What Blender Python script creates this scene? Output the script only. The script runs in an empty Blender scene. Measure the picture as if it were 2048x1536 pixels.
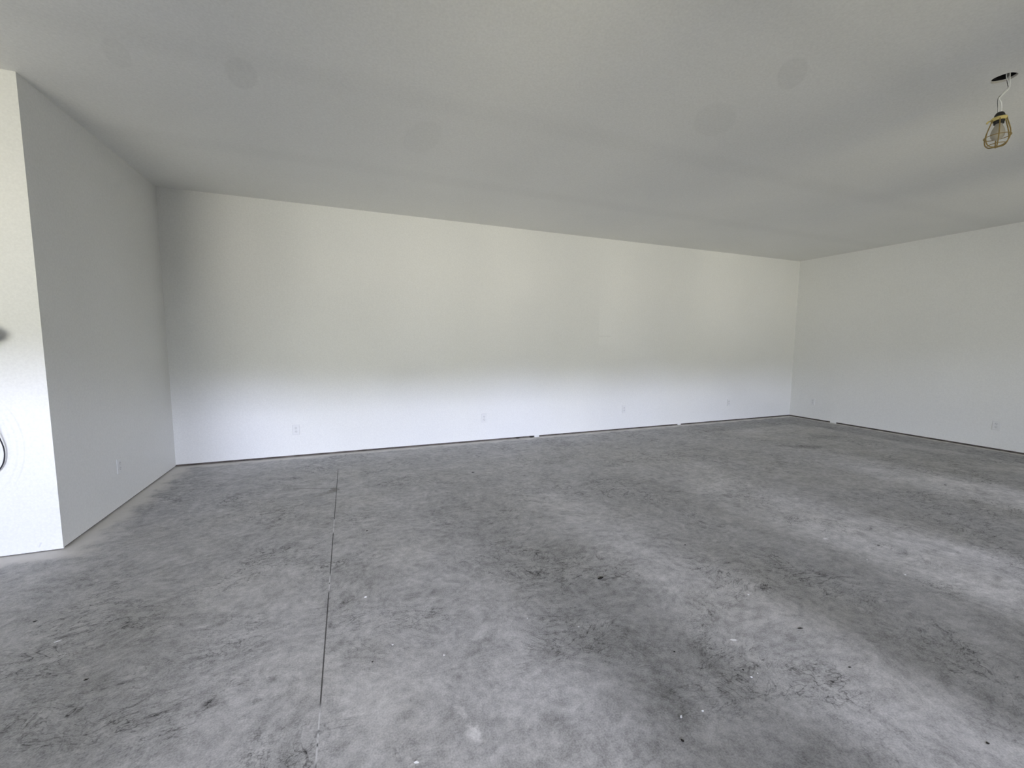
import bpy, bmesh, math, random
from mathutils import Vector, Matrix
random.seed(7)
SC = bpy.context.scene
COL = SC.collection
PI = math.pi

# ------------------------------------------------------------------ room
XL, XR = -1.643, 7.460          # left return wall / right wall
YB, YP = 5.123, 3.290           # back wall / face of the left front wall
YF = -1.25                      # inner face of the street-side wall behind the camera
XO = -6.60                      # far left end of the room
ZC = 2.7432                     # nine foot ceiling
T = 0.0127                      # drywall thickness
LAMP = Vector((3.400, 1.283, ZC))

# ------------------------------------------------------------------ helpers
def link(name, me, mat=None, parent=None, smooth=False):
    o = bpy.data.objects.new(name, me)
    COL.objects.link(o)
    if mat is not None:
        me.materials.append(mat)
    if parent is not None:
        o.parent = parent
    if smooth:
        for p in me.polygons:
            p.use_smooth = True
    return o

def from_bm(name, bm, mat=None, parent=None, smooth=False):
    bmesh.ops.recalc_face_normals(bm, faces=bm.faces)
    me = bpy.data.meshes.new(name)
    bm.to_mesh(me)
    bm.free()
    return link(name, me, mat, parent, smooth)

def add_box(bm, x0, x1, y0, y1, z0, z1, bevel=0.0, seg=2):
    r = bmesh.ops.create_cube(bm, size=1.0)
    vs = r['verts']
    for v in vs:
        v.co = Vector(((x0 + x1) / 2 + v.co.x * (x1 - x0),
                       (y0 + y1) / 2 + v.co.y * (y1 - y0),
                       (z0 + z1) / 2 + v.co.z * (z1 - z0)))
    if bevel > 0:
        es = list({e for v in vs for e in v.link_edges})
        bmesh.ops.bevel(bm, geom=es, offset=bevel, segments=seg, profile=0.5, affect='EDGES')

def box_obj(name, ext, mat, parent=None, bevel=0.0):
    bm = bmesh.new()
    add_box(bm, *ext, bevel=bevel)
    return from_bm(name, bm, mat, parent)

def tube(bm, pts, r, n=8, closed=False, cap=True):
    pts = [Vector(p) for p in pts]
    N = len(pts)
    rs = r if isinstance(r, (list, tuple)) else [r] * N
    rings = []
    prev = None
    for i in range(N):
        if closed:
            t = (pts[(i + 1) % N] - pts[(i - 1) % N]).normalized()
        elif i == 0:
            t = (pts[1] - pts[0]).normalized()
        elif i == N - 1:
            t = (pts[-1] - pts[-2]).normalized()
        else:
            t = (pts[i + 1] - pts[i - 1]).normalized()
        if prev is None:
            a = Vector((0, 0, 1)) if abs(t.z) < 0.9 else Vector((1, 0, 0))
            u = t.cross(a).normalized()
        else:
            u = (prev - t * prev.dot(t)).normalized()
        prev = u
        w = t.cross(u)
        rings.append([bm.verts.new(pts[i] + rs[i] * (math.cos(2 * PI * k / n) * u + math.sin(2 * PI * k / n) * w))
                      for k in range(n)])
    M = N if closed else N - 1
    for i in range(M):
        a, b = rings[i], rings[(i + 1) % N]
        for k in range(n):
            bm.faces.new((a[k], a[(k + 1) % n], b[(k + 1) % n], b[k]))
    if cap and not closed:
        bm.faces.new(rings[0][::-1])
        bm.faces.new(rings[-1])

def smooth_path(pts, sub=6):
    """Catmull-Rom through the points."""
    P = [Vector(p) for p in pts]
    P = [P[0] * 2 - P[1]] + P + [P[-1] * 2 - P[-2]]
    out = []
    for i in range(1, len(P) - 2):
        for s in range(sub):
            t = s / sub
            a, b, c, d = P[i - 1], P[i], P[i + 1], P[i + 2]
            out.append(0.5 * ((2 * b) + (c - a) * t + (2 * a - 5 * b + 4 * c - d) * t * t + (3 * b - a - 3 * c + d) * t ** 3))
    out.append(P[-2])
    return out

def lathe(bm, prof, n=32, cx=0, cy=0, caps=True):
    rings = []
    for (r, z) in prof:
        if r < 1e-6:
            rings.append([bm.verts.new((cx, cy, z))])
        else:
            rings.append([bm.verts.new((cx + r * math.cos(2 * PI * k / n), cy + r * math.sin(2 * PI * k / n), z)) for k in range(n)])
    for a, b in zip(rings[:-1], rings[1:]):
        for k in range(n):
            k2 = (k + 1) % n
            if len(a) == 1 and len(b) == 1:
                continue
            if len(a) == 1:
                bm.faces.new((a[0], b[k2], b[k]))
            elif len(b) == 1:
                bm.faces.new((a[k], a[k2], b[0]))
            else:
                bm.faces.new((a[k], a[k2], b[k2], b[k]))

def tag(o, label, cat, group=None):
    o['label'] = label
    o['category'] = cat
    if group:
        o['group'] = group
    return o

def empty(name, loc, label, cat, rz=0.0, group=None):
    o = bpy.data.objects.new(name, None)
    o.empty_display_size = 0.05
    COL.objects.link(o)
    o.location = loc
    o.rotation_euler = (0, 0, rz)
    return tag(o, label, cat, group)

def struct(o):
    o['kind'] = 'structure'
    return o

# ------------------------------------------------------------------ node helper
class G:
    def __init__(self, nt):
        self.nt = nt
        self.n = nt.nodes
        self.l = nt.links
    def node(self, t, **kw):
        n = self.n.new(t)
        for k, v in kw.items():
            setattr(n, k, v)
        return n
    def put(self, sock, v):
        if isinstance(v, bpy.types.NodeSocket):
            self.l.new(v, sock)
        elif v is not None:
            if isinstance(v, (tuple, list)) and len(v) == 3 and sock.type == 'RGBA':
                v = (*v, 1.0)
            sock.default_value = v
    def m(self, op, a, b=None, c=None, clamp=False):
        n = self.node('ShaderNodeMath', operation=op, use_clamp=clamp)
        for i, v in enumerate((a, b, c)):
            if v is not None:
                self.put(n.inputs[i], v)
        return n.outputs[0]
    def vm(self, op, a, b=None):
        n = self.node('ShaderNodeVectorMath', operation=op)
        self.put(n.inputs[0], a)
        if b is not None:
            self.put(n.inputs[1], b)
        return n.outputs['Value'] if op in ('LENGTH', 'DOT_PRODUCT', 'DISTANCE') else n.outputs[0]
    def ss(self, x, a, b):
        n = self.node('ShaderNodeMapRange', interpolation_type='SMOOTHSTEP')
        self.put(n.inputs[0], x)
        n.inputs[1].default_value = a
        n.inputs[2].default_value = b
        return n.outputs[0]
    def lin(self, x, a, b, c, d):
        n = self.node('ShaderNodeMapRange')
        self.put(n.inputs[0], x)
        for i, v in enumerate((a, b, c, d)):
            n.inputs[i + 1].default_value = v
        return n.outputs[0]
    def mix(self, f, a, b, blend='MIX'):
        n = self.node('ShaderNodeMix', data_type='RGBA', blend_type=blend)
        self.put(n.inputs['Factor'], f)
        self.put(n.inputs['A'] if n.inputs['A'].type == 'RGBA' else n.inputs[6], a)
        self.put(n.inputs[7], b)
        return n.outputs[2]
    def noise(self, vec, scale, detail=3.0, rough=0.5, dist=0.0, dim='3D'):
        n = self.node('ShaderNodeTexNoise', noise_dimensions=dim)
        self.put(n.inputs['Vector'], vec)
        n.inputs['Scale'].default_value = scale
        n.inputs['Detail'].default_value = detail
        n.inputs['Roughness'].default_value = rough
        n.inputs['Distortion'].default_value = dist
        return n.outputs[0]
    def mapping(self, vec, loc=(0, 0, 0), rot=(0, 0, 0), scale=(1, 1, 1)):
        n = self.node('ShaderNodeMapping')
        self.put(n.inputs[0], vec)
        n.inputs[1].default_value = loc
        n.inputs[2].default_value = rot
        n.inputs[3].default_value = scale
        return n.outputs[0]
    def sep(self, vec):
        n = self.node('ShaderNodeSeparateXYZ')
        self.put(n.inputs[0], vec)
        return n.outputs
    def comb(self, x, y, z):
        n = self.node('ShaderNodeCombineXYZ')
        for i, v in enumerate((x, y, z)):
            self.put(n.inputs[i], v)
        return n.outputs[0]
    def bump(self, h, strength, dist):
        n = self.node('ShaderNodeBump')
        self.put(n.inputs['Height'], h)
        n.inputs['Strength'].default_value = strength
        n.inputs['Distance'].default_value = dist
        return n.outputs[0]

def new_mat(name, color=(0.5, 0.5, 0.5), rough=0.5, spec=0.5, metal=0.0):
    m = bpy.data.materials.new(name)
    m.use_nodes = True
    b = m.node_tree.nodes['Principled BSDF']
    b.inputs['Base Color'].default_value = (*color, 1)
    b.inputs['Roughness'].default_value = rough
    b.inputs['Specular IOR Level'].default_value = spec
    b.inputs['Metallic'].default_value = metal
    return m, G(m.node_tree), b

def obj_coord(g):
    return g.node('ShaderNodeTexCoord').outputs['Object']

def simple(name, color, rough=0.5, spec=0.5, var=0.08, scale=40.0, metal=0.0, bump=0.0):
    """A plain material with a little procedural unevenness."""
    m, g, b = new_mat(name, color, rough, spec, metal)
    co = obj_coord(g)
    n = g.noise(co, scale, 3)
    k = g.lin(n, 0.3, 0.7, 1 - var, 1 + var)
    c = g.mix(1.0, color, g.comb(k, k, k), 'MULTIPLY')
    g.put(b.inputs['Base Color'], c)
    if bump:
        g.put(b.inputs['Normal'], g.bump(n, bump, 0.002))
    return m

# ------------------------------------------------------------------ paint
def paint(name, color, extra=None, grain=0.05):
    m, g, b = new_mat(name, color, 0.62, 0.25)
    co = obj_coord(g)
    big = g.noise(co, 1.3, 3, 0.5)
    fine = g.noise(co, 75.0, 3, 0.7)
    k = g.m('ADD', g.lin(big, 0.3, 0.7, 0.985, 1.015), g.lin(fine, 0.25, 0.75, -grain, grain))
    if extra:
        k = extra(g, co, k)
    c = g.mix(1.0, color, g.comb(k, k, k), 'MULTIPLY')
    g.put(b.inputs['Base Color'], c)
    return m

WHITE = (0.80, 0.80, 0.775)

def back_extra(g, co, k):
    # window reflection painted into the wall colour, with crisp left edge and dark line
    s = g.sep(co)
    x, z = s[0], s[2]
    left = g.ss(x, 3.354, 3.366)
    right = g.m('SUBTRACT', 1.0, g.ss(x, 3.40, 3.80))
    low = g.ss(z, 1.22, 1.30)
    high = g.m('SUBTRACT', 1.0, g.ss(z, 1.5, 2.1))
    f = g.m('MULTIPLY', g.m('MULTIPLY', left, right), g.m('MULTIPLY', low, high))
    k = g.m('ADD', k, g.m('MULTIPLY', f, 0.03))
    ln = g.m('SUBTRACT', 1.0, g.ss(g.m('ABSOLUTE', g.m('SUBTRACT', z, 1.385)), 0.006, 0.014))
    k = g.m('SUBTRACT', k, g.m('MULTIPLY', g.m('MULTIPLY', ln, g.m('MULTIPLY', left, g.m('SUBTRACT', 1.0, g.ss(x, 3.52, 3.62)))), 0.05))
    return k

def scuff_extra(g, co, k):
    # arcs rubbed into the paint by the swinging cord
    s = g.sep(co)
    x, z = s[0], s[2]
    tot = None
    for (x0, z0, r, w, st) in ((-2.105, 0.66, 0.335, 0.006, 0.07), (-2.105, 0.66, 0.305, 0.008, 0.05), (-2.105, 0.68, 0.275, 0.008, 0.04)):
        dx = g.m('SUBTRACT', x, x0)
        dz = g.m('MULTIPLY', g.m('SUBTRACT', z, z0), 0.82)
        d = g.m('SQRT', g.m('ADD', g.m('MULTIPLY', dx, dx), g.m('MULTIPLY', dz, dz)))
        a = g.m('SUBTRACT', 1.0, g.ss(g.m('ABSOLUTE', g.m('SUBTRACT', d, r)), w * 0.3, w))
        a = g.m('MULTIPLY', a, g.m('SUBTRACT', 1.0, g.ss(g.m('ABSOLUTE', dz), 0.12, 0.26)))
        a = g.m('MULTIPLY', a, st)
        tot = a if tot is None else g.m('ADD', tot, a)
    # a pencil tick near the floor
    tk = g.m('MULTIPLY', g.m('SUBTRACT', 1.0, g.ss(g.m('ABSOLUTE', g.m('SUBTRACT', g.m('SUBTRACT', x, g.m('MULTIPLY', z, 0.4)), -1.765)), 0.002, 0.006)),
             g.m('SUBTRACT', 1.0, g.ss(g.m('ABSOLUTE', g.m('SUBTRACT', z, 0.045)), 0.01, 0.02)))
    tot = g.m('ADD', tot, g.m('MULTIPLY', tk, 0.15))
    return g.m('SUBTRACT', k, g.m('MULTIPLY', tot, g.lin(g.noise(co, 60, 2), 0.35, 0.65, 0.5, 1.0)))

def ellipse_mask(g, x, y, cx, cy, rx, ry, rot, soft, wob=None):
    c, s = math.cos(rot), math.sin(rot)
    dx = g.m('SUBTRACT', x, cx)
    dy = g.m('SUBTRACT', y, cy)
    u = g.m('DIVIDE', g.m('ADD', g.m('MULTIPLY', dx, c), g.m('MULTIPLY', dy, s)), rx)
    v = g.m('DIVIDE', g.m('SUBTRACT', g.m('MULTIPLY', dy, c), g.m('MULTIPLY', dx, s)), ry)
    d = g.m('SQRT', g.m('ADD', g.m('MULTIPLY', u, u), g.m('MULTIPLY', v, v)))
    if wob is not None:
        d = g.m('ADD', d, wob)
    return g.m('SUBTRACT', 1.0, g.ss(d, 1.0 - soft, 1.0 + soft))

def ceil_extra(g, co, k):
    s = g.sep(co)
    x, y = s[0], s[1]
    # taped board joints every four feet, slightly duller than the field
    for yy in (3.905, 2.70, 1.46, 0.24):
        j = g.m('SUBTRACT', 1.0, g.ss(g.m('ABSOLUTE', g.m('SUBTRACT', y, yy)), 0.03, 0.17))
        k = g.m('SUBTRACT', k, g.m('MULTIPLY', j, 0.028))
    # faint darker ellipses
    for (cx, cy, rx, ry, rot, st) in ((-1.05, 2.895, 0.055, 0.135, 0.25, 0.04), (-0.49, 2.84, 0.075, 0.155, 0.18, 0.06),
                                      (0.557, 3.20, 0.125, 0.255, 0.1, 0.03), (2.30, 2.215, 0.125, 0.22, -0.85, 0.04),
                                      (2.30, 1.698, 0.07, 0.15, -0.9, 0.06)):
        e = ellipse_mask(g, x, y, cx, cy, rx, ry, rot, 0.12)
        k = g.m('SUBTRACT', k, g.m('MULTIPLY', e, st))
    return k

M_WALL = paint('wall_paint_white', WHITE)
M_BACK = paint('wall_paint_white_painted_reflection', WHITE, back_extra)
M_PIER = paint('wall_paint_white_scuffed', WHITE, scuff_extra)
M_CEIL = paint('ceiling_paint_white', (0.78, 0.78, 0.755), ceil_extra, 0.06)
M_EDGE = simple('gypsum_edge', (0.62, 0.60, 0.56), 0.9, 0.1)
M_PLATE = simple('bottom_plate_timber', (0.115, 0.10, 0.088), 0.9, 0.1, 0.5, 9.0)
M_DARK = simple('framing_void', (0.02, 0.02, 0.022), 0.9, 0.1)

# ------------------------------------------------------------------ concrete
def concrete():
    m, g, b = new_mat('trowelled_concrete', (0.3, 0.3, 0.3), 0.6, 0.4)
    co = obj_coord(g)
    s = g.sep(co)
    x, y = s[0], s[1]
    wn = g.node('ShaderNodeTexNoise')
    g.put(wn.inputs['Vector'], co)
    wn.inputs['Scale'].default_value = 1.4
    wn.inputs['Detail'].default_value = 3.0
    wv = g.vm('SUBTRACT', wn.outputs['Color'], (0.5, 0.5, 0.5))
    wsc = g.vm('SCALE', wv)
    wsc.node.inputs['Scale'].default_value = 0.28
    wc = g.vm('ADD', co, wsc)                      # swirled coordinates
    n1 = g.noise(co, 0.8, 4, 0.6, 0.5)
    n2 = g.noise(wc, 2.4, 4, 0.65, 0.8)
    n3 = g.noise(g.mapping(wc, rot=(0, 0, 0.35), scale=(2.8, 4.6, 1)), 1.8, 4, 0.68, 1.0)     # trowel sweeps
    n4 = g.noise(g.mapping(wc, rot=(0, 0, -0.7), scale=(3.6, 6.0, 1)), 2.6, 4, 0.7, 1.2)
    n5 = g.noise(wc, 30.0, 3, 0.7)
    n6 = g.noise(co, 170.0, 2, 0.6)
    n7 = g.noise(wc, 11.0, 3, 0.65, 0.5)
    k = g.lin(n1, 0.3, 0.7, 0.91, 1.09)
    for nn, a in ((n2, 0.14), (n3, 0.11), (n4, 0.08), (n7, 0.14), (n5, 0.20), (n6, 0.20)):
        k = g.m('ADD', k, g.lin(nn, 0.3, 0.7, -a, a))
    # arcs swept by the trowel
    for (cx, cy, r0, r1, fr, am) in ((-0.62, 1.75, 0.10, 0.85, 62.0, 0.045), (0.55, 2.25, 0.2, 1.0, 44.0, 0.02), (1.9, 2.9, 0.2, 1.2, 40.0, 0.02),
                                     (1.25, 0.75, 0.1, 0.8, 60.0, 0.03), (-0.4, 3.3, 0.2, 0.9, 46.0, 0.02), (3.6, 2.2, 0.2, 1.3, 38.0, 0.02)):
        dv = g.node('ShaderNodeVectorMath', operation='DISTANCE')
        g.put(dv.inputs[0], wc)
        dv.inputs[1].default_value = (cx, cy, 0)
        dd_ = dv.outputs['Value']
        w_ = g.m('SINE', g.m('ADD', g.m('MULTIPLY', dd_, fr), g.m('MULTIPLY', n7, 9.0)))
        mk = g.m('MULTIPLY', g.ss(dd_, r0, r0 + 0.12), g.m('SUBTRACT', 1.0, g.ss(dd_, r1 * 0.45, r1)))
        mk = g.m('MULTIPLY', mk, g.ss(n2, 0.38, 0.62))
        k = g.m('ADD', k, g.m('MULTIPLY', g.m('MULTIPLY', w_, mk), am))
    # fine dark wisps left by the trowel
    patch = g.ss(g.noise(co, 1.5, 3, 0.55, 0.4), 0.45, 0.62)
    for (sc, rt, wd, st) in ((2.6, 0.6, 0.015, 0.42), (5.0, -0.5, 0.019, 0.32), (9.0, 0.2, 0.024, 0.25)):
        nn = g.noise(g.mapping(wc, rot=(0, 0, rt), scale=(1.0, 2.0, 1)), sc, 4, 0.65, 0.8)
        rdg = g.m('SUBTRACT', 1.0, g.ss(g.m('ABSOLUTE', g.m('SUBTRACT', nn, 0.5)), 0.0, wd))
        k = g.m('SUBTRACT', k, g.m('MULTIPLY', g.m('MULTIPLY', rdg, patch), st))
    wob = g.lin(g.noise(co, 9.0, 4, 0.6), 0.25, 0.75, -0.55, 0.55)
    wob2 = g.lin(g.noise(co, 45.0, 3, 0.6), 0.25, 0.75, -0.5, 0.5)
    def stain(cx, cy, rx, ry, rot, soft, st, w=wob):
        nonlocal k
        e = ellipse_mask(g, x, y, cx, cy, rx, ry, rot, soft, w)
        k = g.m('ADD', k, g.m('MULTIPLY', e, st))
    stain(0.06, 1.46, 0.20, 0.22, 0.0, 0.9, 0.16)           # pale worn patch
    stain(0.70, 4.13, 0.34, 0.10, 0.1, 0.8, 0.15)           # pale smear near back wall
    stain(1.08, 1.08, 0.05, 0.20, -0.35, 0.6, -0.24)         # dark scuff
    stain(0.63, 1.11, 0.05, 0.10, 0.5, 0.6, -0.25)
    stain(1.05, 1.42, 0.12, 0.05, 0.4, 0.7, -0.08)
    stain(5.38, 3.47, 0.27, 0.07, -0.45, 0.6, -0.24)        # dark smear by far corner
    stain(0.354, 1.213, 0.019, 0.030, 0.3, 0.5, 0.60, wob2)  # plaster smear
    stain(0.334, 1.315, 0.014, 0.034, 0.3, 0.5, 0.36, wob2)
    stain(-0.303, 1.699, 0.021, 0.016, 0.0, 0.5, -0.30, wob2)
    stain(-0.332, 1.61, 0.016, 0.014, 0.0, 0.5, -0.28, wob2)
    stain(-0.494, 1.662, 0.02, 0.013, 0.4, 0.5, -0.34, wob2)
    stain(-0.47, 1.655, 0.03, 0.012, 0.4, 0.5, -0.18, wob2)
    stain(1.26, 1.02, 0.02, 0.2, -0.42, 0.8, -0.16)
    # smoother, duller border left along the back and right walls
    db = g.m('SUBTRACT', YB, y)
    dr = g.m('SUBTRACT', XR, x)
    fx = g.ss(x, 3.2, 5.2)
    edge = g.m('MINIMUM', db, dr)
    edge = g.m('ADD', edge, g.m('MULTIPLY', wob, 0.06))
    dull = g.m('MULTIPLY', g.m('SUBTRACT', 1.0, g.ss(edge, 0.52, 0.62)), fx)
    k = g.m('SUBTRACT', k, g.m('MULTIPLY', dull, 0.17))
    pale = g.m('MULTIPLY', g.m('MULTIPLY', g.ss(edge, 0.54, 0.64), g.m('SUBTRACT', 1.0, g.ss(edge, 0.75, 1.5))), g.ss(x, 4.6, 5.8))
    k = g.m('ADD', k, g.m('MULTIPLY', g.m('MULTIPLY', pale, g.ss(n2, 0.35, 0.6)), 0.14))
    grey = (0.385, 0.379, 0.370)
    c = g.mix(1.0, grey, g.comb(k, k, k), 'MULTIPLY')
    # faint warm / cool drift
    c = g.mix(g.m('MULTIPLY', g.ss(g.noise(co, 1.1, 3, 0.5), 0.4, 0.65), 0.25), c, g.mix(1.0, c, (1.05, 1.03, 0.95), 'MULTIPLY'))
    # sawn control joint: dark kerf with dusty stretches, stops short of the back wall
    jx = g.m('ADD', g.m('MULTIPLY', g.m('SUBTRACT', y, 1.28), 0.0045), -0.121)
    jd = g.m('ABSOLUTE', g.m('SUBTRACT', x, jx))
    jm = g.m('SUBTRACT', 1.0, g.ss(jd, 0.0018, 0.0034))
    jm = g.m('MULTIPLY', jm, g.m('SUBTRACT', 1.0, g.ss(y, 4.40, 4.50)))
    dusty = None
    for (y0, y1) in ((0.97, 1.05), (1.28, 1.50), (2.24, 2.40), (2.95, 3.20)):
        q = g.m('MULTIPLY', g.ss(y, y0 - 0.03, y0 + 0.03), g.m('SUBTRACT', 1.0, g.ss(y, y1 - 0.03, y1 + 0.03)))
        dusty = q if dusty is None else g.m('MAXIMUM', dusty, q)
    dusty = g.m('MULTIPLY', dusty, g.ss(g.noise(co, 24.0, 2), 0.32, 0.5))
    jc = g.mix(dusty, (0.035, 0.034, 0.032), (0.58, 0.58, 0.57))
    c = g.mix(g.m('MULTIPLY', jm, 0.9), c, jc)
    # brown spill beside the joint and a thin cross crack
    e = ellipse_mask(g, x, y, -0.128, 3.85, 0.035, 0.06, 0.0, 0.5, wob2)
    c = g.mix(g.m('MULTIPLY', e, 0.65), c, (0.10, 0.095, 0.075))
    e = ellipse_mask(g, x, y, -0.19, 3.77, 0.09, 0.03, 0.6, 0.7, wob2)
    c = g.mix(g.m('MULTIPLY', e, 0.4), c, (0.14, 0.13, 0.105))
    cr = g.m('SUBTRACT', 1.0, g.ss(g.m('ABSOLUTE', g.m('SUBTRACT', g.m('ADD', y, g.m('MULTIPLY', x, 0.32)), 3.846)), 0.004, 0.012))
    cr = g.m('MULTIPLY', cr, g.m('MULTIPLY', g.ss(x, -0.55, -0.35), g.m('SUBTRACT', 1.0, g.ss(x, -0.13, -0.11))))
    c = g.mix(g.m('MULTIPLY', cr, 0.55), c, (0.10, 0.095, 0.08))
    # pale drywall dust and overspray along the foot of the walls
    dn = g.lin(g.noise(co, 6.0, 4, 0.6), 0.3, 0.7, 0.55, 1.45)
    def dust(d, w, lim=None):
        f = g.m('SUBTRACT', 1.0, g.ss(g.m('DIVIDE', d, dn), w * 0.35, w))
        return f if lim is None else g.m('MULTIPLY', f, lim)
    d1 = g.m('MULTIPLY', dust(db, 0.14), 0.85)
    d2 = g.m('MULTIPLY', dust(dr, 0.10), 0.8)
    beyond = g.ss(y, YP - 0.12, YP)
    dl = g.m('MAXIMUM', g.m('SUBTRACT', x, XL), g.m('MULTIPLY', g.m('SUBTRACT', YP, y), 1.0))
    d3 = g.m('MULTIPLY', dust(dl, 0.20), 0.85)
    dd = g.m('MAXIMUM', g.m('MAXIMUM', d1, d2), d3)
    c = g.mix(dd, c, (0.66, 0.635, 0.585))
    g.put(b.inputs['Base Color'], c)
    g.put(b.inputs['Roughness'], g.lin(n2, 0.3, 0.7, 0.52, 0.72))
    h = g.noise(co, 60.0, 2, 0.6)
    g.put(b.inputs['Normal'], g.bump(h, 0.14, 0.004))
    return m

M_CONC = concrete()

# ------------------------------------------------------------------ shell
struct(box_obj('floor', (XO - 0.2, XR + 0.2, YF - 0.25, YB + 0.2, -0.12, 0.0), M_CONC))

def gap_wall(name, ext, mat, trim, plate_ext):
    w = struct(box_obj(name, ext, mat))
    p = struct(box_obj(trim, plate_ext, M_PLATE))
    return w, p

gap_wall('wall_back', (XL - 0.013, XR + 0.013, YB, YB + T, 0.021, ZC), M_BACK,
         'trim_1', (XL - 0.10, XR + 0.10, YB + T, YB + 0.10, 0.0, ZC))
gap_wall('wall_right', (XR, XR + T, YF, YB, 0.022, ZC), M_WALL,
         'trim_2', (XR + T, XR + 0.10, YF, YB + T, 0.0, ZC))
gap_wall('wall_left', (XL - T, XL, YP + T, YB, 0.012, ZC), M_WALL,
         'trim_3', (XL - 0.10, XL - T, YP + 0.10, YB + T, 0.0, ZC))
gap_wall('wall_left_front', (XO, XL, YP, YP + T, 0.007, ZC), M_PIER,
         'trim_4', (XO, XL - T, YP + T, YP + 0.10, 0.0, ZC))
struct(box_obj('wall_left_end', (XO - 0.10, XO, YF, YP + 0.10, 0.0, ZC), M_WALL))

# ceiling with the round cut-out for the lamp box
RH = 0.049
def ceiling():
    bm = bmesh.new()
    hs = 0.12
    n = 48
    x0, x1, y0, y1 = XO - 0.2, XR + 0.2, YF - 0.25, YB + 0.2
    cx, cy = LAMP.x, LAMP.y
    def rect(a, b, c, d, z):
        bm.faces.new([bm.verts.new(p) for p in ((a, c, z), (b, c, z), (b, d, z), (a, d, z))])
    def sq(t):
        cc, ss_ = math.cos(t), math.sin(t)
        q = max(abs(cc), abs(ss_))
        return cx + hs * cc / q, cy + hs * ss_ / q
    circ = {}
    for z in (ZC, ZC + T):
        rect(x0, cx - hs, y0, y1, z)
        rect(cx + hs, x1, y0, y1, z)
        rect(cx - hs, cx + hs, y0, cy - hs, z)
        rect(cx - hs, cx + hs, cy + hs, y1, z)
        inn, out = [], []
        for k in range(n):
            t = 2 * PI * k / n
            rr = RH * (1 + 0.03 * math.sin(5 * t + 1))
            inn.append(bm.verts.new((cx + rr * math.cos(t), cy + rr * math.sin(t), z)))
            out.append(bm.verts.new((*sq(t), z)))
        for k in range(n):
            bm.faces.new((inn[k], inn[(k + 1) % n], out[(k + 1) % n], out[k]))
        circ[z] = inn
    a, b = circ[ZC], circ[ZC + T]
    rim = []
    for k in range(n):
        rim.append(bm.faces.new((a[k], a[(k + 1) % n], b[(k + 1) % n], b[k])))
    for f in rim:
        f.material_index = 1
    bmesh.ops.remove_doubles(bm, verts=bm.verts, dist=1e-6)
    o = from_bm('ceiling', bm, M_CEIL)
    o.data.materials.append(M_EDGE)
    return struct(o)
ceiling()

# street-side wall behind the camera: a wide doorway and tall lights between solid piers
M_FRONT = M_WALL
OPEN = [(-5.2, -1.95, 0.0, 2.15), (-0.45, 1.1, 0.0, 2.15), (1.65, 2.25, 0.0, 2.15), (3.1, 4.0, 0.0, 2.15), (5.1, 5.9, 0.0, 2.15)]
def front_wall():
    bm = bmesh.new()
    y0, y1 = YF - 0.14, YF
    xs = XO
    for (a, b_, z0, z1) in OPEN:
        add_box(bm, xs, a, y0, y1, 0.0, ZC)
        add_box(bm, a, b_, y0, y1, z1, ZC)
        if z0 > 0.01:
            add_box(bm, a, b_, y0, y1, 0.0, z0)
        xs = b_
    add_box(bm, xs, XR + 0.1, y0, y1, 0.0, ZC)
    return struct(from_bm('wall_street', bm, M_FRONT))
front_wall()
M_ALU = simple('window_frame_metal', (0.25, 0.25, 0.25), 0.45, 0.5, 0.05)
def frame(idx, a, b_, z0, z1, mull):
    bm = bmesh.new()
    y0, y1 = YF - 0.11, YF - 0.05
    w = 0.045
    add_box(bm, a, a + w, y0, y1, z0, z1)
    add_box(bm, b_ - w, b_, y0, y1, z0, z1)
    add_box(bm, a + w, b_ - w, y0, y1, z1 - w, z1)
    for mx in mull:
        add_box(bm, mx - w / 2, mx + w / 2, y0, y1, z0, z1 - w)
    return struct(from_bm('window_%d' % idx, bm, M_ALU))
frame(1, *OPEN[0], (-3.7,))
frame(2, *OPEN[1], ())
frame(3, *OPEN[2], ())
frame(4, *OPEN[3], ())
frame(5, *OPEN[4], ())

# ------------------------------------------------------------------ outlets
M_PLASTIC = simple('outlet_plastic_white', (0.77, 0.77, 0.755), 0.35, 0.5, 0.02)
M_RECEPT = simple('receptacle_face', (0.73, 0.73, 0.715), 0.4, 0.5, 0.02)
M_SLOT = simple('slot_dark', (0.16, 0.16, 0.16), 0.8, 0.2)
M_SCREW = simple('screw_head', (0.55, 0.55, 0.53), 0.4, 0.5, 0.02)
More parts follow.
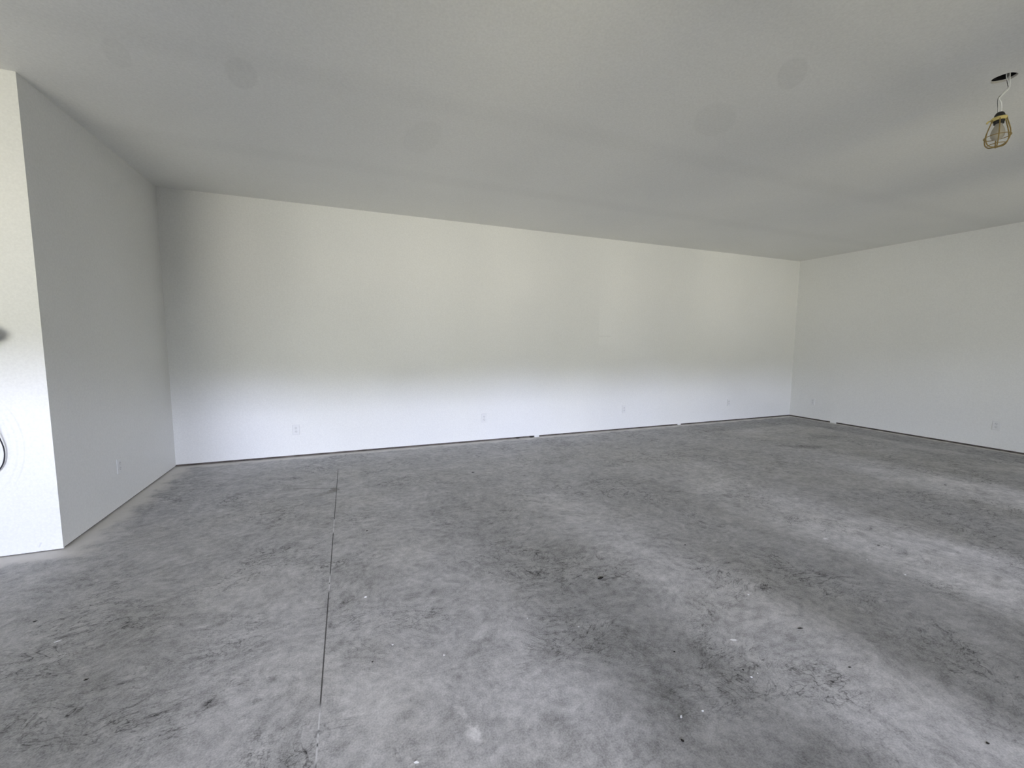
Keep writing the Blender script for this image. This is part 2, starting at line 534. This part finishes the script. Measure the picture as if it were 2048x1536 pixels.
# local frame of an outlet: wall plane y=0, room on the -y side
def outlet_parts(root):
    bm = bmesh.new()
    add_box(bm, -0.035, 0.035, -0.0065, 0.0, -0.0572, 0.0572, bevel=0.0032, seg=3)
    from_bm('cover_plate', bm, M_PLASTIC, root)
    for zc in (0.0195, -0.0195):
        bm = bmesh.new()
        n = 28
        f, bk = [], []
        for k in range(n):
            t = 2 * PI * k / n
            px = 0.0172 * math.cos(t)
            pz = max(-0.0142, min(0.0142, 0.0172 * math.sin(t)))
            f.append(bm.verts.new((px, -0.0085, zc + pz)))
            bk.append(bm.verts.new((px, -0.0060, zc + pz)))
        bm.faces.new(f)
        bm.faces.new(bk[::-1])
        for k in range(n):
            bm.faces.new((f[k], bk[k], bk[(k + 1) % n], f[(k + 1) % n]))
        bmesh.ops.remove_doubles(bm, verts=bm.verts, dist=1e-6)
        rc = from_bm('receptacle', bm, M_RECEPT, root)
        for sx, hh in ((-0.0063, 0.0042), (0.0063, 0.0035)):
            box_obj('slot', (sx - 0.0011, sx + 0.0011, -0.0088, -0.0080, zc + 0.0035 - hh, zc + 0.0035 + hh), M_SLOT, rc)
        bm = bmesh.new()
        r = bmesh.ops.create_cone(bm, cap_ends=True, segments=14, radius1=0.0024, radius2=0.0024, depth=0.0008)
        for v in r['verts']:
            v.co = Vector((v.co.x, -0.0084 + v.co.z, zc - 0.0078 + v.co.y))
        from_bm('ground_hole', bm, M_SLOT, rc)
    bm = bmesh.new()
    r = bmesh.ops.create_uvsphere(bm, u_segments=12, v_segments=6, radius=0.0034)
    for v in r['verts']:
        v.co = Vector((v.co.x, -0.0064 + v.co.y * 0.45, v.co.z))
    from_bm('screw', bm, M_SCREW, root)

def dup(root, loc, rz, label, group):
    r = root.copy()
    COL.objects.link(r)
    r.location = loc
    r.rotation_euler = (0, 0, rz)
    r['label'] = label
    r['group'] = group
    for ch in list(root.children):
        c = ch.copy()
        COL.objects.link(c)
        c.parent = r
        for gch in list(ch.children):
            d = gch.copy()
            COL.objects.link(d)
            d.parent = c
    return r

GRP = 'white wall outlets at one height'
first = empty('wall_outlet', (-0.537, YB, 0.307), 'white duplex outlet on the long back wall, nearest its left end', 'outlet', 0, GRP)
outlet_parts(first)
dup(first, (1.645, YB, 0.306), 0, 'white duplex outlet on the back wall, second from its left end', GRP)
dup(first, (3.834, YB, 0.311), 0, 'white duplex outlet on the back wall, third from its left end', GRP)
dup(first, (5.945, YB, 0.314), 0, 'white duplex outlet on the back wall, nearest the far right corner', GRP)
dup(first, (XL, 4.016, 0.321), PI / 2, 'white duplex outlet on the shaded narrow side wall at left', GRP)
dup(first, (XR, 4.728, 0.315), -PI / 2, 'white duplex outlet on the right wall, close to the far corner', GRP)
dup(first, (XR, 2.532, 0.306), -PI / 2, 'white duplex outlet on the right wall, nearest the camera, at the photo edge', GRP)

# ------------------------------------------------------------------ temporary lamp
M_YEL = simple('yellow_guard_plastic', (0.60, 0.49, 0.19), 0.45, 0.4, 0.12, 60)
M_RIB = simple('shaded_yellow_guard_bars', (0.27, 0.19, 0.065), 0.5, 0.35, 0.25, 60)  # darker copy of the guard yellow, backlit shade put into the colour
M_BLACK = simple('socket_rubber', (0.018, 0.018, 0.018), 0.55, 0.4)
M_WIRE = simple('wire_sheath_white', (0.90, 0.90, 0.88), 0.25, 0.5, 0.03)
M_WIREB = simple('wire_sheath_black', (0.03, 0.03, 0.03), 0.4, 0.5, 0.03)
M_BULB, gb, bb = new_mat('frosted_bulb_glass', (0.50, 0.46, 0.38), 0.35, 0.5)
bb.inputs['Transmission Weight'].default_value = 0.25
gb.put(bb.inputs['Roughness'], gb.lin(gb.noise(obj_coord(gb), 30, 2), 0.3, 0.7, 0.3, 0.45))
M_BRASS = simple('bulb_cap_metal', (0.55, 0.5, 0.4), 0.35, 0.5, 0.05, metal=0.9)

# junction box recessed in the ceiling
jb = empty('junction_box', (LAMP.x, LAMP.y, ZC), 'dark round electrical box recessed in the ceiling above the caged lamp', 'electrical box')
bm = bmesh.new()
lathe(bm, [(0.0545, T + 0.0005), (0.0545, 0.075), (0.0, 0.075)], 40)
lathe(bm, [(0.0515, T + 0.0005), (0.0515, 0.070), (0.0, 0.070)], 40)
lathe(bm, [(0.0515, T + 0.0005), (0.0545, T + 0.0005)], 40)
from_bm('box_shell', bm, M_DARK, jb)
for sx in (-1, 1):
    bm = bmesh.new()
    add_box(bm, sx * 0.0455 - 0.006, sx * 0.0455 + 0.006, -0.007, 0.007, T + 0.001, 0.06, bevel=0.002)
    from_bm('screw_boss', bm, M_SCREW, jb)

lamp = empty('hanging_work_lamp', (LAMP.x, LAMP.y, ZC), 'yellow caged temporary work lamp hanging on white wires from the ceiling', 'lamp')
RT = Vector((0.353, -0.9356, 0.0))          # across the view, used only to give the wires their kinks
FW = Vector((0.9356, 0.353, 0.0))
def wp(r, z, f=0.0):
    return RT * r + FW * f + Vector((0, 0, z - ZC))
bm = bmesh.new()
tube(bm, smooth_path([wp(0.006, 2.80), wp(0.009, 2.745), wp(0.019, 2.715), wp(0.0225, 2.690), wp(0.012, 2.673), wp(-0.004, 2.655, 0.004), wp(-0.0105, 2.640, 0.004), wp(-0.0075, 2.600, 0.002), wp(-0.006, 2.556)]), 0.0021, 8)
from_bm('wire', bm, M_WIRE, lamp, True)
bm = bmesh.new()
tube(bm, smooth_path([wp(0.020, 2.80, -0.004), wp(0.022, 2.735, -0.004), wp(0.025, 2.705, -0.003), wp(0.0245, 2.682, -0.003), wp(0.010, 2.662, -0.004), wp(-0.007, 2.640, -0.004), wp(0.001, 2.615, -0.003), wp(0.0045, 2.590), wp(0.0055, 2.556)]), 0.0021, 8)
from_bm('wire', bm, M_WIRE, lamp, True)
bm = bmesh.new()
tube(bm, smooth_path([wp(0.017, 2.80, 0.006), wp(0.012, 2.735, 0.006), wp(0.016, 2.705, 0.006), wp(0.0185, 2.688, 0.006), wp(0.004, 2.668, 0.006), wp(-0.0115, 2.650, 0.006), wp(-0.0135, 2.628, 0.005), wp(-0.0095, 2.590, 0.004), wp(-0.0085, 2.552)]), 0.0013, 8)
w3 = from_bm('wire', bm, M_WIREB, lamp, True)
w3['label'] = 'thin black wire'
# socket
bm = bmesh.new()
Z = lambda z: z - ZC
lathe(bm, [(0.0, Z(2.566)), (0.010, Z(2.566)), (0.015, Z(2.562)), (0.020, Z(2.552)), (0.0225, Z(2.540)), (0.0225, Z(2.518)), (0.0205, Z(2.512)), (0.0205, Z(2.504)), (0.0, Z(2.504))], 28, 0.0, 0.0)
from_bm('socket', bm, M_BLACK, lamp, True)
# bulb
bulb_bm = bmesh.new()
lathe(bulb_bm, [(0.0135, Z(2.508)), (0.0145, Z(2.500)), (0.0175, Z(2.490)), (0.0235, Z(2.477)), (0.0275, Z(2.462)), (0.0285, Z(2.450)), (0.0265, Z(2.438)), (0.0205, Z(2.427)), (0.011, Z(2.4205)), (0.0, Z(2.419))], 32)
from_bm('bulb', bulb_bm, M_BULB, lamp, True)
# guard: clamp collar, ribs, hoops, end hook
gd = bpy.data.objects.new('guard', None)
gd.empty_display_size = 0.03
COL.objects.link(gd)
gd.parent = lamp
bm = bmesh.new()
prof = [(0.0232, Z(2.521)), (0.0300, Z(2.521)), (0.0315, Z(2.526)), (0.0315, Z(2.534)), (0.0300, Z(2.538)), (0.0232, Z(2.538)), (0.0232, Z(2.521))]
lathe(bm, prof, 36)
c0 = -RT * 0.030 + FW * -0.004 + Vector((0, 0, Z(2.529)))
tube(bm, smooth_path([c0, c0 - RT * 0.008 + Vector((0, 0, -0.001)), c0 - RT * 0.014 + Vector((0, 0, -0.005)), c0 - RT * 0.013 + Vector((0, 0, -0.011))], 5), 0.0042, 8)
col_o = from_bm('collar', bm, M_YEL, gd, True)
RIBS = 6
def guard_r(t):       # radius / height down the teardrop, t 0..1
    pts = [(0.030, 2.527), (0.0355, 2.508), (0.0425, 2.485), (0.0490, 2.460), (0.0520, 2.437), (0.0500, 2.416), (0.0420, 2.398), (0.0280, 2.387), (0.0100, 2.3835)]
    q = t * (len(pts) - 1)
    i = min(int(q), len(pts) - 2)
    f = q - i
    return (pts[i][0] * (1 - f) + pts[i + 1][0] * f, pts[i][1] * (1 - f) + pts[i + 1][1] * f)
for k in range(RIBS):
    a = 2 * PI * k / RIBS + 0.45
    pts = []
    for i in range(9):
        r, z = guard_r(i / 8)
        r_z = Vector((r * math.cos(a), r * math.sin(a), Z(z)))
        pts.append(r_z)
    bm = bmesh.new()
    tube(bm, smooth_path(pts, 4), 0.0027, 8)
    from_bm('rib', bm, M_RIB, gd, True)
for t in (0.50, 0.80):
    r, z = guard_r(t)
    bm = bmesh.new()
    tube(bm, [(r * math.cos(2 * PI * k / 36), r * math.sin(2 * PI * k / 36), Z(z)) for k in range(36)], 0.0021, 8, closed=True)
    from_bm('hoop', bm, M_RIB, gd, True)
bm = bmesh.new()
tube(bm, [(0.011 * math.cos(2 * PI * k / 20), 0.011 * math.sin(2 * PI * k / 20), Z(2.3835)) for k in range(20)], 0.0026, 8, closed=True)
from_bm('end_ring', bm, M_RIB, gd, True)

# ------------------------------------------------------------------ left edge: bracket and cord
M_BRK = simple('bracket_painted_metal', (0.60, 0.61, 0.61), 0.4, 0.5, 0.04)
M_BRKD = simple('bracket_dark_rubber', (0.10, 0.10, 0.105), 0.6, 0.3, 0.15)
M_CORD = simple('cord_rubber_black', (0.02, 0.02, 0.026), 0.5, 0.4, 0.1)
br = empty('wall_hook', (-1.93, YP, 1.296), 'dark hook with a pale pad on the bright wall strip at the left photo edge', 'hook')
bm = bmesh.new()
add_box(bm, -0.055, 0.055, -0.006, 0.0, -0.075, 0.075, bevel=0.003)
from_bm('back_plate', bm, M_BRK, br)
bm = bmesh.new()
arm = smooth_path([(-0.11, -0.02, 0.0), (-0.09, -0.055, -0.001), (-0.04, -0.066, -0.001), (0.02, -0.066, 0.0), (0.06, -0.064, 0.001), (0.09, -0.060, 0.002), (0.116, -0.056, 0.003), (0.128, -0.055, 0.003)], 5)
tube(bm, arm, [0.050 if i < len(arm) * 0.60 else 0.050 - 0.040 * ((i / (len(arm) - 1) - 0.60) / 0.40) ** 1.3 for i in range(len(arm))], 18)
from_bm('arm', bm, M_BRKD, br, True)
bm = bmesh.new()
tube(bm, smooth_path([(-0.02, -0.112, 0.004), (0.03, -0.113, 0.003), (0.07, -0.108, 0.001), (0.088, -0.098, 0.0)], 5), [0.017] * 11 + [0.015, 0.013, 0.011, 0.008, 0.004], 12)
fc = from_bm('front_pad', bm, M_BRK, br, True)
fc['label'] = 'pale pad on the dark arm'
for dz in (-0.05, 0.05):
    bm = bmesh.new()
    bmesh.ops.create_uvsphere(bm, u_segments=12, v_segments=8, radius=0.006, matrix=Matrix.Translation((0, -0.006, dz)))
    from_bm('screw', bm, M_SCREW, br, True)
cd = bmesh.new()
side = [(-2.02, 1.262, -0.130), (-1.985, 1.235, -0.124), (-1.955, 1.10, -0.085), (-1.912, 0.92, -0.045), (-1.868, 0.74, -0.018), (-1.850, 0.634, -0.012), (-1.870, 0.545, -0.010), (-1.93, 0.487, -0.010), (-2.01, 0.470, -0.010)]
half = [Vector((x, YP + y, z)) for (x, z, y) in side]
other = [Vector((-4.03 - v.x, v.y, v.z)) for v in half[::-1]][1:-1]
tube(cd, smooth_path(half + other + [half[0]], 6)[:-1], 0.0033, 8, closed=True)
co_ = from_bm('power_cord', cd, M_CORD, None, True)
tag(co_, 'thin black cord loop hanging against the bright wall strip at left photo edge', 'cord')

# ------------------------------------------------------------------ debris on the slab
M_CRUMB = simple('drywall_crumb_white', (0.78, 0.78, 0.77), 0.9, 0.2, 0.05, 300)
M_DIRT = simple('dirt_crumb_dark', (0.035, 0.032, 0.028), 0.9, 0.2, 0.3, 300)
M_PAPER = simple('paper_scrap_white', (0.78, 0.78, 0.76), 0.8, 0.2, 0.03, 100)
def crumb_mesh(name, mat, rx, ry, h, seed):
    rnd = random.Random(seed)
    bm = bmesh.new()
    bmesh.ops.create_icosphere(bm, subdivisions=2, radius=1.0)
    ph = [rnd.uniform(0, 6.28) for _ in range(6)]
    for v in bm.verts:
        d = v.co.normalized()
        k = 1 + 0.22 * math.sin(3 * d.x + ph[0]) * math.cos(3 * d.y + ph[1]) + 0.16 * math.sin(5 * d.z + ph[2] + 4 * d.x) + rnd.uniform(-0.06, 0.06)
        v.co = Vector((d.x * rx * k, d.y * ry * k, (d.z * 0.5 + 0.5) * h * k))
    zm = min(v.co.z for v in bm.verts)
    for v in bm.verts:
        v.co.z -= zm
    bmesh.ops.recalc_face_normals(bm, faces=bm.faces)
    me = bpy.data.meshes.new(name)
    bm.to_mesh(me)
    bm.free()
    me.materials.append(mat)
    return me
def crumb(name, x, y, mesh, rz, label, cat, grp):
    o = bpy.data.objects.new(name, mesh)
    COL.objects.link(o)
    o.location = (x, y, 0.0)
    o.rotation_euler = (0, 0, rz)
    tag(o, label, cat, grp)

for sd, (x, y, rx, ry, h, rz, label) in enumerate((
        (0.056, 2.115, 0.0072, 0.0064, 0.0048, 0.00, 'white drywall crumb just right of the sawn floor joint, the largest near it'),
        (0.148, 1.723, 0.0048, 0.0032, 0.0032, 2.40, 'small white crumb right of the sawn joint, nearer the camera than the largest crumb'),
        (0.338, 1.586, 0.0040, 0.0032, 0.0024, 1.66, 'tiny white crumb on bare concrete midway between sawn joint and dark scuffs'),
        (0.751, 1.675, 0.0032, 0.0032, 0.0024, 0.92, 'tiny white crumb alone on the mid-floor concrete left of the dark scuffs'),
        (0.943, 1.538, 0.0040, 0.0032, 0.0032, 0.18, 'small white crumb on concrete behind the dark trowel scuffs'),
        (-1.176, 2.256, 0.0112, 0.0040, 0.0024, 0.35, 'white sliver of drywall lying on the left foreground concrete'),
        (1.417, 1.047, 0.0048, 0.0040, 0.0040, 1.83, 'white crumb in the pale light band, the bigger of its close pair'),
        (1.457, 1.052, 0.0028, 0.0024, 0.0024, 1.09, 'tiny white speck beside a bigger crumb in the pale light band'),
        (1.036, 1.011, 0.0056, 0.0040, 0.0032, 0.35, 'white crumb right of the dark scuff at the bottom, nearest the camera of two'),
        (1.124, 1.002, 0.0048, 0.0032, 0.0032, 2.75, 'white crumb right of the dark scuff at the bottom, right one of two'),
        (1.529, 1.223, 0.0136, 0.0048, 0.0016, -0.37, 'flat white plaster flake at the start of the pale light band'),
        (2.875, 1.257, 0.0072, 0.0056, 0.0048, 1.27, 'white crumb on the dim concrete far right of the floor'),
        (0.164, 1.182, 0.0072, 0.0040, 0.0024, -0.37, 'white crumb at the very bottom edge of the photo right of the joint'),
        (2.916, 1.704, 0.0128, 0.0056, 0.0024, -0.37, 'pale flake in the second light band on the right-hand floor'),
        (2.864, 1.435, 0.0048, 0.0040, 0.0032, 2.19, 'small white crumb left of the far right crumb'),
        (1.883, 1.437, 0.0048, 0.0040, 0.0032, 1.44, 'faint white crumb on the concrete left of the dim strip'),
        )):
    crumb('drywall_crumb', x, y, crumb_mesh('drywall_crumb', M_CRUMB, rx, ry, h, sd + 1), rz, label, 'crumb', 'white crumbs scattered on the slab')
for sd, (x, y, rx, ry, h, rz, label) in enumerate((
        (1.258, 1.838, 0.0180, 0.0085, 0.0040, 0.10, 'brownish black scrap on the mid-floor concrete, the darkest piece there'),
        (-0.947, 1.949, 0.0064, 0.0032, 0.0032, 0.35, 'black crumb on the left foreground concrete'),
        (-1.351, 2.461, 0.0072, 0.0040, 0.0024, 0.35, 'dark crumb near the left photo edge below the bright wall strip'),
        (0.098, 2.899, 0.0056, 0.0040, 0.0032, 0.92, 'dark crumb just right of the far part of the sawn joint'),
        (0.063, 1.654, 0.0032, 0.0032, 0.0024, 0.18, 'tiny dark crumb right of the sawn joint in the foreground'),
        (1.981, 1.971, 0.0072, 0.0048, 0.0032, 2.58, 'black crumb on concrete right of the middle, toward the back'),
        (1.237, 1.260, 0.0040, 0.0032, 0.0032, 1.83, 'small black round crumb above the bottom dark scuff'),
        (1.420, 1.086, 0.0040, 0.0032, 0.0024, 1.09, 'black crumb left of the white pair in the pale light band'),
        (1.875, 1.169, 0.0128, 0.0040, 0.0024, -0.37, 'long dark splinter on the dim strip of the right floor'),
        (1.830, 0.941, 0.0072, 0.0032, 0.0024, -0.37, 'dark splinter at the edge between pale band and dim strip'),
        (0.975, 0.941, 0.0048, 0.0040, 0.0032, 2.01, 'black crumb at the bottom of the photo right of center'),
        (5.117, 2.016, 0.0112, 0.0072, 0.0032, 1.27, 'black crumb far right on the floor near the right wall'),
        (1.137, 3.893, 0.0128, 0.0072, 0.0032, -0.37, 'dark crumb near the back wall right of the sawn joint'),
        (1.890, 0.576, 0.0048, 0.0040, 0.0032, 2.93, 'black crumb in the bottom right corner of the photo'),
        (3.145, 1.522, 0.0088, 0.0040, 0.0024, -0.37, 'dark splinter in the second light band near the right wall'),
        )):
    crumb('dirt_crumb', x, y, crumb_mesh('dirt_crumb', M_DIRT, rx, ry, h, sd + 50), rz, label, 'crumb', 'dark crumbs scattered on the slab')

def scrap(name, ext, label, rz=0.0):
    o = box_obj(name, ext, M_PAPER, None, 0.001)
    return tag(o, label, 'scrap', 'white scraps stuck in the wall gaps')
scrap('paper_scrap', (4.872, 4.932, YB - 0.004, YB + 0.010, 0.001, 0.022), 'white scrap filling the gap under the back wall, right one of two')
scrap('paper_scrap', (2.366, 2.436, YB - 0.012, YB + 0.008, 0.001, 0.021), 'white scrap filling the gap under the back wall, left one of two')
o = scrap('paper_scrap', (XR - 0.004, XR + 0.010, 4.340, 4.430, 0.001, 0.023), 'white scrap filling the gap under the right wall near the corner')
for sd, (x, label) in enumerate(((2.326, 'dark clod under the back wall edge, just left of the white scrap'), (2.119, 'dark clod under the back wall edge, farther left of the white scrap'))):
    crumb('dirt_clod', x, YB - 0.006, crumb_mesh('dirt_clod', M_DIRT, 0.035, 0.010, 0.018, 90 + sd), 0.0, label, 'clod', 'dark clods along the back wall')

# ------------------------------------------------------------------ daylight
TREE_LO, TREE_HI = 9.0, 12.2
VIEW = [
    [(0.4, 0.4, 0.3), (5.6, 5.2, 3.2), (0.4, 0.4, 0.3), (0.4, 0.4, 0.3), (0.1, 0.1, 0.1)],
    [(6.2, 6.2, 5.5), (11.9, 11.5, 9.9), (2.6, 2.6, 2.1), (0.4, 0.4, 0.3), (0.1, 0.1, 0.1)],
    [(5.0, 5.3, 5.4), (0.9, 1.2, 1.0), (7.0, 7.1, 5.6), (5.6, 6.0, 6.2), (0.5, 0.6, 0.6)],
    [(19.0, 20.4, 26.0), (44.0, 47.0, 64.0), (29.0, 31.0, 41.5), (35.0, 37.3, 50.0), (9.0, 9.8, 13.0)],
    [(0.5, 0.5, 0.6), (0.8, 0.9, 1.1), (12.0, 12.6, 14.5), (0.5, 0.5, 0.6), (0.3, 0.3, 0.4)],
    [(0.3, 0.3, 0.4), (0.4, 0.4, 0.5), (70.0, 71.0, 82.0), (0.3, 0.3, 0.4), (0.2, 0.2, 0.3)],
    [(0.2, 0.2, 0.3), (0.3, 0.3, 0.4), (28.0, 29.0, 34.0), (0.2, 0.2, 0.3), (0.2, 0.2, 0.3)],
]
world = bpy.data.worlds.new('overcast_day')
SC.world = world
world.use_nodes = True
nt = world.node_tree
for n in list(nt.nodes):
    nt.nodes.remove(n)
g = G(nt)
out = g.node('ShaderNodeOutputWorld')
bg = g.node('ShaderNodeBackground')
g.l.new(bg.outputs[0], out.inputs[0])
d = g.node('ShaderNodeTexCoord').outputs['Generated']
s = g.sep(d)
DEG = 180 / PI
elev = g.m('MULTIPLY', g.m('ARCSINE', s[2]), DEG)
az = g.m('MULTIPLY', g.m('ARCTAN2', s[0], g.m('MULTIPLY', s[1], -1.0)), DEG)       # 0 = straight out of the doorway
tl = g.noise(g.comb(g.m('MULTIPLY', az, 0.05), 0.0, 0.0), 1.6, 2, 0.6)
tree_top = g.lin(tl, 0.3, 0.7, TREE_LO, TREE_HI)
# steps from one band of the view to the next (ground, woods, pale horizon, cloud) ...
tree_top = g.m('SUBTRACT', tree_top, g.m('MULTIPLY', g.ss(g.m('ABSOLUTE', g.m('SUBTRACT', az, 1.0)), 4.0, 13.0), 1.5))
E_STEP = [g.ss(elev, -25.0, -15.0), g.ss(elev, -1.0, 1.0), g.ss(g.m('SUBTRACT', elev, tree_top), -0.6, 0.6),
          g.ss(elev, 13.4, 15.0), g.ss(elev, 18.0, 22.0), g.ss(elev, 32.0, 40.0)]
# ... and from left to right: unseen view shaped for the room light, sun behind thin cloud mid-way
A_STEP = [g.ss(az, -28.0, -12.0), g.ss(az, 1.2, 3.4), g.ss(az, 7.0, 9.2), g.ss(az, 22.0, 30.0)]
rows = []
for row in VIEW:
    c = None
    for i, v in enumerate(row):
        c = tuple(v) if c is None else g.mix(A_STEP[i - 1], c, tuple(v))
    rows.append(c)
colr = rows[0]
for i in range(1, len(rows)):
    colr = g.mix(E_STEP[i - 1], colr, rows[i])
g.put(bg.inputs['Color'], colr)
bg.inputs['Strength'].default_value = 1.0
for i, (a, b_, z0, z1) in enumerate(OPEN):
    L = bpy.data.lights.new('window_daylight', 'AREA')
    L.shape = 'RECTANGLE'
    L.size = b_ - a
    L.size_y = z1 - z0
    L.cycles.is_portal = True
    o = bpy.data.objects.new('window_daylight', L)
    COL.objects.link(o)
    o.location = ((a + b_) / 2, YF - 0.145, (z0 + z1) / 2)
    o.rotation_euler = (PI / 2, 0, 0)

# ------------------------------------------------------------------ camera
cam = bpy.data.cameras.new('camera')
cam.sensor_fit = 'HORIZONTAL'
cam.sensor_width = 36.0
cam.lens = 836.3136 * 36.0 / 2048.0
cam.clip_start = 0.02
co = bpy.data.objects.new('camera', cam)
COL.objects.link(co)
r_ = Vector((0.9296611, -0.3683491, 0.0070045))
dn = Vector((-0.0291042, -0.0923814, -0.9952983))
fw = Vector((0.3672643, 0.9250863, -0.0966039))
co.matrix_world = Matrix(((r_.x, -dn.x, -fw.x, 0.0), (r_.y, -dn.y, -fw.y, 0.0), (r_.z, -dn.z, -fw.z, 1.27538), (0, 0, 0, 1)))
SC.camera = co

# ------------------------------------------------------------------ view
SC.view_settings.view_transform = 'Standard'
SC.view_settings.look = 'None'
SC.view_settings.exposure = 0.03
SC.view_settings.gamma = 1.0
SC.view_settings.use_curve_mapping = False
SC.cycles.use_denoising = True
SC.cycles.max_bounces = 8
SC.cycles.diffuse_bounces = 6
SC.cycles.sample_clamp_indirect = 10.0
SC.cycles.use_adaptive_sampling = True
SC.cycles.adaptive_threshold = 0.1
SC.cycles.adaptive_min_samples = 16
